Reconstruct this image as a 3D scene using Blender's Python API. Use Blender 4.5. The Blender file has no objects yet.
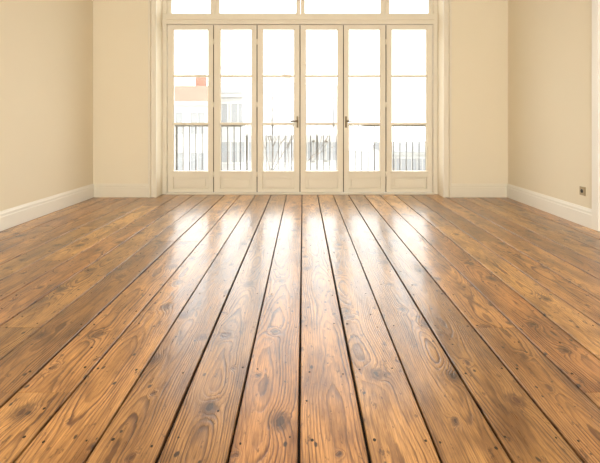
import bpy, bmesh, math, random
from mathutils import Vector
random.seed(7)
scene = bpy.context.scene
scene.view_settings.view_transform = 'Standard'
scene.view_settings.look = 'None'
scene.view_settings.exposure = 0.0

F = 430.0; CX = 303.0; CY = 121.0; H = 1.1035
YD = 6.5      # plane of the french doors
YW = 6.24     # back wall plane
XL, XR = -3.047, 2.975
YR = -2.6     # rear wall
ZC = 3.55
OX0, OX1, OZ = -2.12, 2.03, 3.22
def PX(p, y=YD): return (p-CX)*y/F
def PZ(p, y=YD): return H-(p-CY)*y/F

# ------------------------------------------------------------ node helper
class NT:
    def __init__(s, name):
        s.mat = bpy.data.materials.new(name); s.mat.use_nodes = True
        s.t = s.mat.node_tree; s.t.nodes.clear()
        s.out = s.t.nodes.new('ShaderNodeOutputMaterial')
    def n(s, typ, **k):
        nd = s.t.nodes.new(typ)
        for a, v in k.items(): setattr(nd, a, v)
        return nd
    def put(s, sock, v):
        if isinstance(v, bpy.types.NodeSocket): s.t.links.new(v, sock)
        elif v is not None: sock.default_value = v
    def m(s, op, a, b=None, c=None, clamp=False):
        nd = s.n('ShaderNodeMath', operation=op); nd.use_clamp = clamp
        s.put(nd.inputs[0], a)
        if b is not None: s.put(nd.inputs[1], b)
        if c is not None: s.put(nd.inputs[2], c)
        return nd.outputs[0]
    def xyz(s, x, y, z):
        nd = s.n('ShaderNodeCombineXYZ')
        for i, v in enumerate((x, y, z)): s.put(nd.inputs[i], v)
        return nd.outputs[0]
    def noise(s, vec, scale=1.0, detail=2.0, rough=0.5):
        nd = s.n('ShaderNodeTexNoise'); s.put(nd.inputs['Vector'], vec)
        nd.inputs['Scale'].default_value = scale; nd.inputs['Detail'].default_value = detail
        nd.inputs['Roughness'].default_value = rough
        return nd.outputs['Fac']
    def mix(s, f, a, b, bt='MIX'):
        nd = s.n('ShaderNodeMix', data_type='RGBA', blend_type=bt)
        s.put(nd.inputs[0], f); s.put(nd.inputs[6], a); s.put(nd.inputs[7], b)
        return nd.outputs[2]
    def sstep(s, v, lo, hi, a=0.0, b=1.0):
        nd = s.n('ShaderNodeMapRange', interpolation_type='SMOOTHSTEP')
        s.put(nd.inputs['Value'], v)
        for nm, x in (('From Min', lo), ('From Max', hi), ('To Min', a), ('To Max', b)): s.put(nd.inputs[nm], x)
        return nd.outputs['Result']
    def bsdf(s, col, rough=0.5, metal=0.0, spec=0.5, normal=None):
        b = s.n('ShaderNodeBsdfPrincipled')
        s.put(b.inputs['Base Color'], col); s.put(b.inputs['Roughness'], rough)
        b.inputs['Metallic'].default_value = metal
        b.inputs['Specular IOR Level'].default_value = spec
        if normal is not None: s.put(b.inputs['Normal'], normal)
        s.t.links.new(b.outputs[0], s.out.inputs[0]); return b
    def bump(s, h, strength, dist):
        nd = s.n('ShaderNodeBump'); nd.inputs['Strength'].default_value = strength
        nd.inputs['Distance'].default_value = dist; s.put(nd.inputs['Height'], h)
        return nd.outputs[0]

def paint(name, col, rough=0.6, var=0.04, bscale=60, bs=0.05, spec=0.4):
    t = NT(name); tc = t.n('ShaderNodeTexCoord').outputs['Object']
    n1 = t.noise(tc, 1.3, 3); n2 = t.noise(tc, bscale, 3)
    c2 = tuple(c*(1-var*2) for c in col[:3])+(1,)
    c = t.mix(n1, tuple(col[:3])+(1,), c2)
    t.bsdf(c, rough, 0, spec, t.bump(n2, bs, 0.01)); return t.mat
def metal(name, col, rough):
    t = NT(name); tc = t.n('ShaderNodeTexCoord').outputs['Object']
    n = t.noise(tc, 80, 2)
    t.bsdf(tuple(col)+(1,), t.sstep(n, 0.2, 0.8, rough*0.8, rough*1.2), 1.0); return t.mat

M_wall = paint('wall_paint', (0.795, 0.715, 0.56), 0.75, 0.02, 90, 0.06, 0.25)
M_ceil = paint('ceiling_paint', (0.80, 0.75, 0.64), 0.85, 0.02)
M_trim = paint('trim_paint', (0.77, 0.71, 0.59), 0.4, 0.02, 30, 0.02)
M_base = paint('baseboard_paint', (0.84, 0.81, 0.74), 0.4, 0.02, 30, 0.02)
M_white = paint('white_door_paint', (0.86, 0.83, 0.77), 0.4, 0.02, 30, 0.02)
M_seam = paint('rubber_seal', (0.10, 0.08, 0.06), 0.8)
M_brass = metal('aged_brass', (0.12, 0.09, 0.055), 0.4)
M_iron = paint('railing_iron', (0.12, 0.115, 0.11), 0.6)
M_ext = paint('pale_render', (0.45, 0.435, 0.41), 0.9, 0.03, 3)
M_ext2 = paint('grey_render', (0.38, 0.375, 0.365), 0.9, 0.03, 3)
M_extw = paint('facade_window_glass', (0.25, 0.255, 0.26), 0.5, 0.05, 3)
M_roof = paint('clay_roof', (0.29, 0.15, 0.11), 0.9, 0.08, 8, 0.3)
M_slate = paint('slate_roof', (0.23, 0.23, 0.235), 0.9, 0.08, 8, 0.3)
M_street = paint('street_paving', (0.35, 0.34, 0.32), 0.9, 0.06, 2)
M_bark = paint('tree_bark', (0.20, 0.18, 0.16), 0.9, 0.1, 20, 0.3)
M_sock = paint('socket_plastic', (0.42, 0.33, 0.20), 0.4)
M_dark = paint('socket_hole', (0.03, 0.025, 0.02), 0.6)
M_nail = paint('nail_iron', (0.025, 0.015, 0.010), 0.6)
M_sub = paint('subfloor_dark', (0.012, 0.008, 0.005), 0.95)

t = NT('window_glass')
tr = t.n('ShaderNodeBsdfTransparent'); tr.inputs[0].default_value = (0.97, 0.98, 0.97, 1)
gl = t.n('ShaderNodeBsdfGlossy'); gl.inputs['Roughness'].default_value = 0.02
tc = t.n('ShaderNodeTexCoord').outputs['Object']
t.put(gl.inputs['Normal'], t.bump(t.noise(tc, 2.0, 1), 0.02, 0.01))
mx = t.n('ShaderNodeMixShader'); mx.inputs[0].default_value = 0.06
t.t.links.new(tr.outputs[0], mx.inputs[1]); t.t.links.new(gl.outputs[0], mx.inputs[2])
t.t.links.new(mx.outputs[0], t.out.inputs[0]); M_glass = t.mat

# ------------------------------------------------------------ pine board material
t = NT('pine_floorboards')
uv = t.n('ShaderNodeUVMap', uv_map='board_uv').outputs[0]
su = t.n('ShaderNodeSeparateXYZ'); t.put(su.inputs[0], uv); u, v = su.outputs[0], su.outputs[1]
at = t.n('ShaderNodeAttribute', attribute_name='board_rnd')
sr = t.n('ShaderNodeSeparateXYZ'); t.put(sr.inputs[0], at.outputs['Vector'])
r1, r2, r3 = sr.outputs
wn = t.noise(t.xyz(t.m('MULTIPLY', u, 40), t.m('MULTIPLY', v, 22), r3), 1.0, 2)
wob = t.m('MULTIPLY', t.m('SUBTRACT', wn, 0.5), 0.14)
def knots(su_, sv_, off, smin, smax, lo=0.15):
    vo = t.n('ShaderNodeTexVoronoi', voronoi_dimensions='2D', feature='F1')
    t.put(vo.inputs['Vector'], t.xyz(t.m('ADD', t.m('ADD', t.m('MULTIPLY', u, su_), t.m('MULTIPLY', r1, 91+off)), wob),
                                     t.m('ADD', t.m('ADD', t.m('MULTIPLY', v, sv_), t.m('MULTIPLY', r2, 57+off)), wob), 0))
    vo.inputs['Scale'].default_value = 1.0
    vo.inputs['Randomness'].default_value = 0.95
    sc = t.n('ShaderNodeSeparateXYZ'); t.put(sc.inputs[0], vo.outputs['Color'])
    size = t.sstep(sc.outputs[0], lo, 1.0, smin, smax)
    return t.m('DIVIDE', vo.outputs['Distance'], size), sc.outputs[1]
q, krand = knots(4.4, 3.0, 0, 0.022, 0.090, 0.15)
qs, ks2 = knots(10.0, 6.0, 13, 0.002, 0.085, 0.40)
kcore = t.sstep(q, 0.6, 1.15, 1.0, 0.0)
kring = t.m('MULTIPLY', t.sstep(q, 0.8, 1.05), t.sstep(q, 1.05, 2.4, 1.0, 0.0))
kwide = t.m('EXPONENT', t.m('MULTIPLY', t.m('MULTIPLY', q, q), -0.16))
pin = t.sstep(qs, 0.5, 1.2, 1.0, 0.0)
na = t.noise(t.xyz(t.m('MULTIPLY', r1, 40), t.m('MULTIPLY', v, 0.6), t.m('MULTIPLY', r3, 17)), 1.0, 2)
nb = t.noise(t.xyz(t.m('ADD', t.m('MULTIPLY', u, 1.5), t.m('MULTIPLY', r2, 70)), t.m('MULTIPLY', v, 0.80), t.m('MULTIPLY', r1, 33)), 1.0, 2)
nc = t.noise(t.xyz(t.m('MULTIPLY', u, 34), t.m('MULTIPLY', v, 6), t.m('MULTIPLY', r2, 50)), 1.0, 3, 0.6)
xp = t.m('ADD', t.m('ADD', u, t.m('MULTIPLY', t.m('SUBTRACT', r1, 0.5), 0.14)), t.m('MULTIPLY', t.m('SUBTRACT', na, 0.5), 0.14))
zp = t.m('ADD', t.m('ADD', 0.005, t.m('MULTIPLY', r2, 0.04)), t.m('MULTIPLY', nb, 0.15))
rr = t.m('SQRT', t.m('ADD', t.m('MULTIPLY', xp, xp), t.m('MULTIPLY', zp, zp)))
rr = t.m('ADD', rr, t.m('MULTIPLY', kwide, 0.022))
rr = t.m('ADD', rr, t.m('MULTIPLY', t.m('SUBTRACT', nc, 0.5), 0.007))
ph = t.m('DIVIDE', rr, t.m('ADD', 0.0058, t.m('MULTIPLY', r3, 0.0035)))
fr = t.m('FRACT', ph)
late = t.m('MULTIPLY', t.sstep(fr, 0.35, 0.82), t.sstep(fr, 0.88, 1.0, 1.0, 0.0))
rid = t.n('ShaderNodeTexWhiteNoise', noise_dimensions='1D'); t.put(rid.inputs['W'], t.m('FLOOR', ph))
late = t.m('MULTIPLY', late, t.sstep(rid.outputs[0], 0.0, 0.8, 0.40, 1.0))
latestr = t.sstep(t.noise(t.xyz(t.m('MULTIPLY', u, 8), t.m('MULTIPLY', v, 1.6), t.m('MULTIPLY', r3, 90)), 1.0, 3), 0.32, 0.64, 0.30, 1.0)
late = t.m('MULTIPLY', late, latestr)
fib = t.noise(t.xyz(t.m('MULTIPLY', u, 260), t.m('MULTIPLY', v, 9), t.m('MULTIPLY', r1, 20)), 1.0, 3, 0.65)
patch = t.noise(t.xyz(t.m('ADD', t.m('MULTIPLY', u, 9), t.m('MULTIPLY', r1, 30)), t.m('MULTIPLY', v, 2.4), r2), 1.0, 4, 0.6)
grime = t.noise(t.xyz(t.m('ADD', t.m('MULTIPLY', u, 36), t.m('MULTIPLY', r1, 30)), t.m('MULTIPLY', v, 13), r2), 1.0, 4, 0.7)
early = t.mix(r3, (0.64, 0.355, 0.125, 1), (0.45, 0.215, 0.078, 1))
late_c = t.mix(r3, (0.170, 0.064, 0.020, 1), (0.110, 0.038, 0.015, 1))
col = t.mix(late, early, late_c)
col = t.mix(1.0, col, t.mix(t.sstep(fib, 0.3, 0.7), (0.64, 0.59, 0.54, 1), (1.15, 1.15, 1.15, 1)), 'MULTIPLY')
col = t.mix(1.0, col, t.mix(t.sstep(patch, 0.30, 0.64), (0.48, 0.41, 0.35, 1), (1.12, 1.12, 1.10, 1)), 'MULTIPLY')
bt_ = t.sstep(r2, 0.0, 1.0, 0.68, 1.10)
col = t.mix(1.0, col, t.xyz(bt_, bt_, bt_), 'MULTIPLY')
col = t.mix(t.sstep(grime, 0.59, 0.68, 0.0, 0.72), col, (0.06, 0.022, 0.009, 1))
col = t.mix(t.m('MULTIPLY', kcore, 0.94), col, t.mix(krand, (0.028, 0.010, 0.005, 1), (0.12, 0.042, 0.015, 1)))
col = t.mix(t.m('MULTIPLY', kring, 0.72), col, (0.07, 0.023, 0.009, 1))
col = t.mix(t.m('MULTIPLY', pin, 0.95), col, (0.03, 0.012, 0.006, 1))
edge = t.sstep(t.m('ABSOLUTE', u), 0.100, 0.115)
col = t.mix(t.m('MULTIPLY', edge, 0.35), col, (0.05, 0.020, 0.009, 1))
rough = t.m('ADD', t.sstep(fib, 0.2, 0.8, 0.22, 0.34), t.m('MULTIPLY', patch, 0.10))
wav = t.noise(t.xyz(t.m('MULTIPLY', u, 14), t.m('MULTIPLY', v, 3.5), t.m('MULTIPLY', r1, 60)), 1.0, 2)
hgt = t.m('ADD', t.m('MULTIPLY', late, -0.5), t.m('ADD', t.m('MULTIPLY', wav, 1.5), t.m('MULTIPLY', fib, 0.35)))
bmp = t.bump(hgt, 0.7, 0.0024)
b = t.bsdf(col, rough, 0, 0.5, bmp)
b.inputs['Coat Weight'].default_value = 0.50
b.inputs['Coat Roughness'].default_value = 0.17
b.inputs['Coat IOR'].default_value = 1.5
t.put(b.inputs['Coat Normal'], t.bump(t.m('ADD', t.m('MULTIPLY', wav, 1.5), t.m('MULTIPLY', late, -0.35)), 0.6, 0.0020))
M_pine = t.mat

# ------------------------------------------------------------ mesh builder
class MB:
    def __init__(s): s.bm = bmesh.new(); s.mats = []
    def mi(s, mat):
        if mat not in s.mats: s.mats.append(mat)
        return s.mats.index(mat)
    def box(s, x0, x1, y0, y1, z0, z1, mat):
        i = s.mi(mat)
        vs = [s.bm.verts.new((x, y, z)) for x in (x0, x1) for y in (y0, y1) for z in (z0, z1)]
        for f in ((0,1,3,2),(4,6,7,5),(0,4,5,1),(2,3,7,6),(0,2,6,4),(1,5,7,3)):
            fc = s.bm.faces.new([vs[k] for k in f]); fc.material_index = i
    def cyl(s, p0, p1, r0, r1, mat, n=12):
        i = s.mi(mat); p0 = Vector(p0); p1 = Vector(p1); d = (p1-p0).normalized()
        a = d.orthogonal().normalized(); b = d.cross(a)
        A = []; B = []
        for k in range(n):
            an = 2*math.pi*k/n; o = a*math.cos(an)+b*math.sin(an)
            A.append(s.bm.verts.new(p0+o*r0)); B.append(s.bm.verts.new(p1+o*r1))
        for k in range(n):
            f = s.bm.faces.new([A[k], A[(k+1)%n], B[(k+1)%n], B[k]]); f.material_index = i; f.smooth = True
        for L in (A[::-1], B):
            f = s.bm.faces.new(L); f.material_index = i
    def prof(s, pts, axis, a0, a1, mat):
        i = s.mi(mat)
        def P(p, a):
            if axis == 'x': return (a, p[0], p[1])
            if axis == 'y': return (p[0], a, p[1])
            return (p[0], p[1], a)
        A = [s.bm.verts.new(P(p, a0)) for p in pts]; B = [s.bm.verts.new(P(p, a1)) for p in pts]
        n = len(pts)
        for k in range(n):
            f = s.bm.faces.new([A[k], A[(k+1)%n], B[(k+1)%n], B[k]]); f.material_index = i
        for L in (A[::-1], B):
            f = s.bm.faces.new(L); f.material_index = i
    def obj(s, name, parent=None, bevel=0.0, segs=2):
        bmesh.ops.recalc_face_normals(s.bm, faces=s.bm.faces)
        me = bpy.data.meshes.new(name); s.bm.to_mesh(me); s.bm.free()
        for m in s.mats: me.materials.append(m)
        o = bpy.data.objects.new(name, me); scene.collection.objects.link(o)
        if parent: o.parent = parent
        if bevel:
            md = o.modifiers.new('bevel', 'BEVEL'); md.width = bevel; md.segments = segs; md.limit_method = 'ANGLE'
        return o
def empty(name):
    e = bpy.data.objects.new(name, None); scene.collection.objects.link(e); return e

# ------------------------------------------------------------ floor
W = 0.2313; X0 = -0.0137
bm = bmesh.new(); uvl = bm.loops.layers.uv.new('board_uv'); rl = bm.loops.layers.float_color.new('board_rnd')
def board(xa, xb, xc, ya, yb, tilt, dz):
    R = (random.random(), random.random(), random.random(), 1)
    ch = 0.0028
    pr = [(xa, -0.022), (xa, -ch), (xa+ch, 0), (xb-ch, 0), (xb, -ch), (xb, -0.022)]
    def z(p): return p[1]+dz+(p[0]-xc)*tilt if p[1] > -0.02 else p[1]
    A = [bm.verts.new((p[0], ya, z(p))) for p in pr]; B = [bm.verts.new((p[0], yb, z(p))) for p in pr]
    fs = []
    for k in range(6): fs.append(bm.faces.new([A[k], A[(k+1)%6], B[(k+1)%6], B[k]]))
    fs.append(bm.faces.new(A[::-1])); fs.append(bm.faces.new(B))
    for f in fs:
        for l in f.loops:
            l[uvl].uv = (l.vert.co.x-xc, l.vert.co.y); l[rl] = R
YE = YD+0.08
nails = []
k0 = int(math.floor((XL-X0)/W))-0; k1 = int(math.ceil((XR-X0)/W))
for k in range(k0, k1):
    ga = X0+k*W; gb = ga+W; xc = (ga+gb)/2
    g0 = 0.0036+0.0022*(math.sin(k*2.3)+1)*0.5; g1 = 0.0036+0.0022*(math.sin((k+1)*2.3)+1)*0.5
    xa = max(ga+g0, XL); xb = min(gb-g1, XR)
    if xb-xa < 0.02: continue
    cuts = []
    if abs(xc) > 0.95:
        y = -2.0+random.random()*3
        while y < 6.0:
            if y > 0.5: cuts.append(round(y/0.55)*0.55+0.1)
            y += 1.9+random.random()*2.0
    ys = [YR]+cuts+[YE]
    for a, bb in zip(ys[:-1], ys[1:]):
        board(xa, xb, xc, a+0.001, bb-0.001, random.uniform(-0.005, 0.005), random.uniform(-0.0006, 0.0))
    y = YR+0.3
    while y < 6.1:
        for sx in (-0.08, 0.08):
            if random.random() < 0.75 and xa+0.01 < xc+sx < xb-0.01:
                nails.append((xc+sx+random.uniform(-0.015, 0.015), y+random.uniform(-0.03, 0.03)))
        if random.random() < 0.35: nails.append((min(max(xc+random.uniform(-0.09, 0.09), xa+.01), xb-.01), y+random.uniform(0.1, 0.25)))
        y += 0.42
for nx, ny in nails:
    r = random.uniform(0.0032, 0.0060)
    vs = [bm.verts.new((nx+r*math.cos(a*math.pi/4), ny+1.2*r*math.sin(a*math.pi/4), 0.0007)) for a in range(8)]
    lo = [bm.verts.new((q_.co.x, q_.co.y, -0.004)) for q_ in vs]
    f = bm.faces.new(vs); f.material_index = 1
    for a in range(8):
        f = bm.faces.new([vs[a], lo[a], lo[(a+1)%8], vs[(a+1)%8]]); f.material_index = 1
vs = [bm.verts.new(p) for p in ((XL-0.3, YR-0.3, -0.02), (XR+0.3, YR-0.3, -0.02), (XR+0.3, YE, -0.02), (XL-0.3, YE, -0.02))]
f = bm.faces.new(vs); f.material_index = 2
vs = [bm.verts.new((c.co.x, c.co.y, -0.2)) for c in vs]
f = bm.faces.new(vs[::-1]); f.material_index = 2
bmesh.ops.recalc_face_normals(bm, faces=[f for f in bm.faces if f.material_index < 2])
me = bpy.data.meshes.new('floor'); bm.to_mesh(me); bm.free()
for m_ in (M_pine, M_nail, M_sub): me.materials.append(m_)
fo = bpy.data.objects.new('floor', me); scene.collection.objects.link(fo)

# ------------------------------------------------------------ walls
T = 0.38
w = MB()
w.box(XL-0.3, OX0, YW, YW+T, 0, ZC, M_wall); w.box(OX1, XR+0.3, YW, YW+T, 0, ZC, M_wall)
w.box(OX0, OX1, YW, YW+T, OZ, ZC, M_wall); w.obj('wall_back')
w = MB(); w.box(XL-0.3, XL, YR, YW, 0, ZC, M_wall); w.obj('wall_left')
DY0, DY1, DZ = 3.35, 4.29, 2.9
w = MB(); w.box(XR, XR+0.3, DY1, YW, 0, ZC, M_wall); w.box(XR, XR+0.3, YR, DY0, 0, ZC, M_wall)
w.box(XR, XR+0.3, DY0, DY1, DZ, ZC, M_wall); w.obj('wall_right')
RX0, RX1, RZ0, RZ1 = -2.3, 2.3, 0.5, 3.0
w = MB(); w.box(XL-0.3, RX0, YR-0.3, YR, 0, ZC, M_wall); w.box(RX1, XR+0.3, YR-0.3, YR, 0, ZC, M_wall)
w.box(RX0, RX1, YR-0.3, YR, 0, RZ0, M_wall); w.box(RX0, RX1, YR-0.3, YR, RZ1, ZC, M_wall); w.obj('wall_rear')
w = MB(); w.box(XL-0.3, XR+0.3, YR-0.3, YW+T, ZC, ZC+0.2, M_ceil); w.obj('ceiling')

def bpts(d, h):
    return [(0, 0), (d, 0), (d, h*0.70), (d*0.78, h*0.74), (d*0.78, h*0.86), (d*0.45, h*0.94), (d*0.3, h), (0, h)]
BH = 0.195; BD = 0.024
CW = 0.105
w = MB(); w.prof([(XL+p[0], p[1]) for p in bpts(BD, BH)], 'y', YR, YW, M_base); w.obj('baseboard_left')
w = MB(); w.prof([(XR-p[0], p[1]) for p in bpts(BD, BH)], 'y', DY1+0.1, YW, M_base)
w.prof([(XR-p[0], p[1]) for p in bpts(BD, BH)], 'y', YR, DY0-0.1, M_base); w.obj('baseboard_right')
w = MB(); w.prof([(YW-p[0], p[1]) for p in bpts(BD, BH)], 'x', XL+BD, OX0-CW, M_trim)
w.prof([(YW-p[0], p[1]) for p in bpts(BD, BH)], 'x', OX1+CW, XR-BD, M_trim); w.obj('baseboard_back')
w = MB(); w.prof([(YR+p[0], p[1]) for p in bpts(BD, BH)], 'x', XL+BD, XR-BD, M_base); w.obj('baseboard_rear')

w = MB()
def cas(xo, xi):
    s = 1 if xi > xo else -1; d = abs(xi-xo)
    f_ = lambda a: xo+s*a*d
    return [(f_(0), YW), (f_(0), YW-0.055), (f_(0.20), YW-0.055), (f_(0.30), YW-0.022), (f_(0.76), YW-0.016),
            (f_(0.82), YW-0.038), (f_(1.0), YW-0.038), (f_(1.0), YW)]
w.prof(cas(OX0-CW, OX0), 'z', 0, OZ, M_trim); w.prof(cas(OX1+CW, OX1), 'z', 0, OZ, M_trim)
w.box(OX0-CW, OX1+CW, YW-0.035, YW, OZ, OZ+CW, M_trim)
w.obj('trim_1')

# ------------------------------------------------------------ french doors
door = empty('door_1')
fx0, fx1 = OX0, OX1
ZT0, ZT1 = PZ(24.5), PZ(14)
w = MB()
w.box(fx0, PX(167), YD-0.02, YD+0.10, 0, ZT1-0.002, M_trim); w.box(PX(433), fx1, YD-0.02, YD+0.10, 0, ZT1-0.002, M_trim)
w.box(PX(167), PX(433), YD-0.03, YD+0.10, ZT0, ZT1-0.002, M_trim)
w.box(PX(167), PX(433), YD-0.055, YD-0.03, PZ(20.5), PZ(17), M_trim)
w.box(PX(167), PX(433), YD-0.06, YD+0.10, 0.0, PZ(192.6), M_trim)
w.obj('frame', door, 0.004)
bounds = [167, 213.5, 257, 300, 343.5, 386, 433]
glass = [(173, 208.5), (220, 252), (262.5, 294.5), (305.5, 338), (348.5, 380.5), (391.5, 427)]
zb, zt = PZ(192.2), PZ(25)
zg0, zg1 = PZ(171), PZ(29.5)
for i in range(6):
    a, b_ = PX(bounds[i])+0.007, PX(bounds[i+1])-0.007
    g0, g1 = PX(glass[i][0]), PX(glass[i][1])
    y0, y1 = YD, YD+0.05
    w = MB()
    w.box(a, g0, y0, y1, zb, zt, M_trim); w.box(g1, b_, y0, y1, zb, zt, M_trim)
    w.box(g0, g1, y0, y1, zg1, zt, M_trim)
    w.box(g0, g1, y0, y1, PZ(177), zg0, M_trim)
    w.box(g0, g1, y0, y1, zb, PZ(188.5), M_trim)
    w.box(g0, g1, y0+0.030, y1-0.008, PZ(188.5), PZ(177), M_trim)
    w.box(g0+0.045, g1-0.045, y0+0.006, y0+0.030, PZ(186.4), PZ(179.2), M_trim)
    w.box(g0-0.02, g1+0.02, y0-0.016, y0, PZ(172.6), PZ(171), M_trim)
    for pm, th in ((76, 0.018), (123.8, 0.017)):
        w.box(g0, g1, y0+0.006, y1-0.006, PZ(pm)-th, PZ(pm)+th, M_trim)
    for (p, q2) in ((171, 125.2), (122.4, 77.4), (74.6, 29.5)):
        z0_, z1_ = PZ(p), PZ(q2); e = 0.012
        w.box(g0, g0+e, y0+0.012, y1-0.012, z0_, z1_, M_trim); w.box(g1-e, g1, y0+0.012, y1-0.012, z0_, z1_, M_trim)
    w.obj('leaf_%d' % (i+1), door, 0.003)
    w = MB(); w.box(g0, g1, YD+0.023, YD+0.027, zg0, zg1, M_glass); w.obj('glass_%d' % (i+1), door)
w = MB()
for p in bounds[1:-1]:
    w.box(PX(p)-0.007, PX(p)+0.007, YD+0.012, YD+0.03, zb, zt, M_seam)
w.obj('seals', door)
w = MB()
for p in (167, 213.5, 257, 386, 433):
    for zz in (0.3, 1.35, 2.3):
        w.cyl((PX(p), YD-0.008, zz-0.04), (PX(p), YD-0.008, zz+0.04), 0.008, 0.008, M_trim)
w.obj('hinges', door)
for j, (p, d) in enumerate(((297.5, -1), (346, 1))):
    x = PX(p); z = PZ(121)
    w = MB()
    w.box(x-0.014, x+0.014, YD-0.006, YD, z-0.10, z+0.07, M_brass)
    w.cyl((x, YD-0.006, z), (x, YD-0.05, z), 0.009, 0.009, M_brass)
    w.cyl((x-d*0.006, YD-0.05, z), (x+d*0.10, YD-0.05, z-0.006), 0.013, 0.010, M_brass)
    w.cyl((x, YD-0.006, z-0.065), (x, YD-0.010, z-0.065), 0.006, 0.006, M_brass)
    w.obj('handle_%d' % (j+1), door, 0.002)

# transom window
win = empty('window_1')
zt0 = ZT1; zt1 = OZ-0.05
w = MB()
w.box(fx0, PX(167), YD-0.02, YD+0.10, ZT1, OZ, M_trim); w.box(PX(433), fx1, YD-0.02, YD+0.10, ZT1, OZ, M_trim)
w.box(PX(167), PX(433), YD-0.02, YD+0.10, OZ-0.05, OZ, M_trim)
w.obj('frame', win, 0.004)
tb = [167, 215, 300.5, 385, 433]
for i in range(4):
    a, b_ = PX(tb[i])+0.002, PX(tb[i+1])-0.002
    s = 0.066; y0, y1 = YD, YD+0.05
    w = MB()
    w.box(a, a+s, y0, y1, zt0, zt1, M_trim); w.box(b_-s, b_, y0, y1, zt0, zt1, M_trim)
    w.box(a+s, b_-s, y0, y1, zt0, zt0+0.012, M_trim); w.box(a+s, b_-s, y0, y1, zt1-0.05, zt1, M_trim)
    w.obj('sash_%d' % (i+1), win, 0.003)
    w = MB(); w.box(a+s, b_-s, YD+0.023, YD+0.027, zt0+0.012, zt1-0.05, M_glass); w.obj('glass_%d' % (i+1), win)

# ------------------------------------------------------------ side door on right wall
sd = empty('door_2')
w = MB()
w.box(XR-0.03, XR, DY1, DY1+0.10, 0, DZ+0.1, M_white)
w.box(XR-0.03, XR, DY0-0.10, DY0, 0, DZ+0.1, M_white)
w.box(XR-0.03, XR, DY0, DY1, DZ, DZ+0.1, M_white)
w.obj('casing', sd, 0.006)
w = MB()
lx0, lx1 = XR+0.03, XR+0.07
w.box(lx0, lx1, DY0, DY0+0.11, 0.005, DZ, M_white); w.box(lx0, lx1, DY1-0.11, DY1, 0.005, DZ, M_white)
for z0_, z1_ in ((0.005, 0.2), (0.95, 1.08), (DZ-0.12, DZ)): w.box(lx0, lx1, DY0+0.11, DY1-0.11, z0_, z1_, M_white)
for z0_, z1_ in ((0.2, 0.95), (1.08, DZ-0.12)):
    w.box(lx0+0.015, lx1-0.01, DY0+0.11, DY1-0.11, z0_, z1_, M_white)
    w.box(lx0+0.005, lx0+0.015, DY0+0.16, DY1-0.16, z0_+0.05, z1_-0.05, M_white)
w.obj('leaf', sd, 0.004)
w = MB()
w.box(lx0-0.006, lx0, DY0+0.04, DY0+0.075, 0.93, 1.1, M_brass)
w.cyl((lx0, DY0+0.057, 1.04), (lx0-0.05, DY0+0.057, 1.04), 0.009, 0.009, M_brass)
w.cyl((lx0-0.05, DY0+0.05, 1.04), (lx0-0.05, DY0+0.16, 1.035), 0.010, 0.008, M_brass)
w.obj('handle', sd, 0.002)

oy = XR*F/(583-CX); oz = H-(191-CY)*oy/F
w = MB()
w.box(XR-0.010, XR, oy-0.042, oy+0.042, oz-0.045, oz+0.045, M_sock)
w.cyl((XR-0.0105, oy, oz), (XR-0.013, oy, oz), 0.030, 0.028, M_sock, 24)
w.cyl((XR-0.0132, oy, oz), (XR-0.0136, oy, oz), 0.021, 0.021, M_dark, 24)
w.obj('electrical_outlet', None, 0.002)

# ------------------------------------------------------------ unseen rear window, added to let fill light in
rw = empty('added_window')
w = MB(); ya, yb = YR-0.2, YR-0.12
w.box(RX0, RX0+0.07, ya, yb, RZ0, RZ1, M_white); w.box(RX1-0.07, RX1, ya, yb, RZ0, RZ1, M_white)
w.box(RX0+0.07, RX1-0.07, ya, yb, RZ0, RZ0+0.07, M_white); w.box(RX0+0.07, RX1-0.07, ya, yb, RZ1-0.07, RZ1, M_white)
for k in (-1, 0, 1): w.box(k*1.12-0.04, k*1.12+0.04, ya, yb, RZ0+0.07, RZ1-0.07, M_white)
w.obj('frame', rw, 0.004)
w = MB(); w.box(RX0+0.07, RX1-0.07, ya+0.035, ya+0.04, RZ0+0.07, RZ1-0.07, M_glass); w.obj('glass', rw)

# ------------------------------------------------------------ balcony
w = MB(); w.box(-3.6, 3.6, YW+T, 7.75, -0.25, -0.05, M_ext2); w.obj('balcony_slab')
w = MB(); ry = 7.55; rz = PZ(125.5, ry)
w.box(-3.5, 3.5, ry-0.022, ry+0.022, rz-0.02, rz+0.016, M_iron)
w.box(-3.5, 3.5, ry-0.015, ry+0.015, 0.06, 0.085, M_iron)
x = -3.45
i = 0
while x < 3.5:
    if i % 11 == 0: w.box(x-0.016, x+0.016, ry-0.016, ry+0.016, -0.05, rz-0.02, M_iron)
    else: w.cyl((x, ry, 0.07), (x, ry, rz-0.02), 0.0080, 0.0080, M_iron, 8)
    x += 0.112; i += 1
w.obj('balcony_railing')

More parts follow.
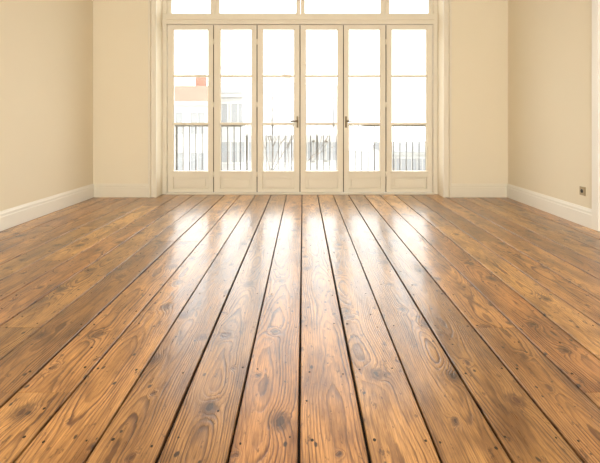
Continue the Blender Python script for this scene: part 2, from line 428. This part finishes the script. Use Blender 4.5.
# ------------------------------------------------------------ exterior
GZ = -10.0
w = MB(); w.box(-120, 120, 8.2, 160, GZ-0.3, GZ, M_street); w.obj('street')
def building(name, xa, xb, ya, depth, zeave, zridge, mw, mr, cols, rows, fh=3.2, ww=1.1, wh=1.7, chim=()):
    w = MB()
    w.box(xa, xb, ya, ya+depth, GZ, zeave, mw)
    w.box(xa-0.2, xb+0.2, ya-0.25, ya, zeave-0.35, zeave, mw)
    w.prof([(ya-0.35, zeave), (ya+depth*0.15, zridge), (ya+depth*0.65, zridge), (ya+depth+0.3, zeave)], 'x', xa-0.2, xb+0.2, mr)
    for c in range(cols):
        cx = xa+(xb-xa)*(c+0.5)/cols
        for r in range(rows):
            top = zeave-0.9-r*fh
            if top-wh < GZ+0.3: continue
            w.box(cx-ww/2, cx+ww/2, ya-0.02, ya+0.01, top-wh, top, M_extw)
            for q0, q1, s0, s1 in ((cx-ww/2-0.12, cx-ww/2, top-wh, top), (cx+ww/2, cx+ww/2+0.12, top-wh, top),
                                   (cx-ww/2-0.16, cx+ww/2+0.16, top, top+0.14), (cx-ww/2-0.18, cx+ww/2+0.18, top-wh-0.12, top-wh),
                                   (cx-0.04, cx+0.04, top-wh, top)):
                w.box(q0, q1, ya-0.08, ya-0.02, s0, s1, M_ext)
    for cx in chim:
        w.box(cx-0.4, cx+0.4, ya+depth*0.3, ya+depth*0.3+0.7, zeave, zridge+1.0, M_roof)
        w.box(cx-0.46, cx+0.46, ya+depth*0.3-0.06, ya+depth*0.3+0.76, zridge+1.0, zridge+1.12, mw)
    return w.obj(name)
Y1 = 34.0
building('apartment_building', PX(120, Y1), PX(209, Y1), Y1, 11, PZ(101, Y1), PZ(84, Y1), M_ext, M_roof, 4, 4, chim=(PX(190, Y1),))
building('apartment_building', PX(212, Y1+2), PX(299, Y1+2), Y1+2, 11, PZ(93, Y1+2), PZ(81, Y1+2), M_ext2, M_slate, 5, 4, chim=(PX(285, Y1+2),))
building('apartment_building', PX(301, Y1+6), PX(338, Y1+6), Y1+6, 11, PZ(98, Y1+6), PZ(83, Y1+6), M_ext, M_slate, 3, 4)
building('apartment_building', PX(385, 60), PX(470, 60), 60, 11, PZ(152, 60), PZ(144, 60), M_ext2, M_slate, 8, 2, ww=1.3)
w = MB()
def branch(p, d, L, r, dep):
    e = p+d*L
    w.cyl(p, e, r, r*0.7, M_bark, 7)
    if dep == 0: return
    for _ in range(3):
        nd = (d+Vector((random.uniform(-.6, .6), random.uniform(-.6, .6), random.uniform(-.1, .5)))).normalized()
        branch(e, nd, L*random.uniform(0.6, 0.8), r*0.62, dep-1)
branch(Vector((PX(272, 30), 30, GZ)), Vector((0, 0, 1)), 4.6, 0.10, 5)
w.obj('bare_tree')

# ------------------------------------------------------------ light
wd = bpy.data.worlds.new('sky'); scene.world = wd; wd.use_nodes = True
nt = wd.node_tree; nt.nodes.clear()
o = nt.nodes.new('ShaderNodeOutputWorld'); bg = nt.nodes.new('ShaderNodeBackground')
tc = nt.nodes.new('ShaderNodeTexCoord'); sp = nt.nodes.new('ShaderNodeSeparateXYZ'); mr = nt.nodes.new('ShaderNodeMapRange')
mxn = nt.nodes.new('ShaderNodeMix'); mxn.data_type = 'RGBA'
nt.links.new(tc.outputs['Generated'], sp.inputs[0]); nt.links.new(sp.outputs[2], mr.inputs[0])
nt.links.new(mr.outputs[0], mxn.inputs[0])
mxn.inputs[6].default_value = (1.0, 0.985, 0.955, 1); mxn.inputs[7].default_value = (0.92, 0.96, 1.0, 1)
nt.links.new(mxn.outputs[2], bg.inputs[0]); bg.inputs[1].default_value = 5.6
nt.links.new(bg.outputs[0], o.inputs[0])

def area(name, loc, rot, sx, sy, power, col, portal=False):
    l = bpy.data.lights.new(name, 'AREA'); l.shape = 'RECTANGLE'; l.size = sx; l.size_y = sy
    l.energy = power; l.color = col
    if portal: l.cycles.is_portal = True
    ob = bpy.data.objects.new(name, l); scene.collection.objects.link(ob)
    ob.location = loc; ob.rotation_euler = rot; return ob
area('door_daylight_portal', (0, YD+0.13, 1.6), (math.radians(-90), 0, 0), 4.1, 3.1, 1, (1, 1, 1), True)
area('rear_fill_light', (0, YR-0.4, 1.8), (math.radians(90), 0, 0), 4.4, 2.4, 300, (1.0, 0.95, 0.87))  # fill lamp added outside the unseen rear opening to brighten the room

# ------------------------------------------------------------ camera
cam = bpy.data.cameras.new('camera'); co = bpy.data.objects.new('camera', cam); scene.collection.objects.link(co)
cam.sensor_fit = 'HORIZONTAL'; cam.sensor_width = 36; cam.lens = F/600*36
cam.shift_x = -(CX-300)/600; cam.shift_y = -(231.5-CY)/600
cam.clip_start = 0.05; cam.clip_end = 500
co.location = (0, 0, H); co.rotation_euler = (math.radians(90), 0, 0)
scene.camera = co
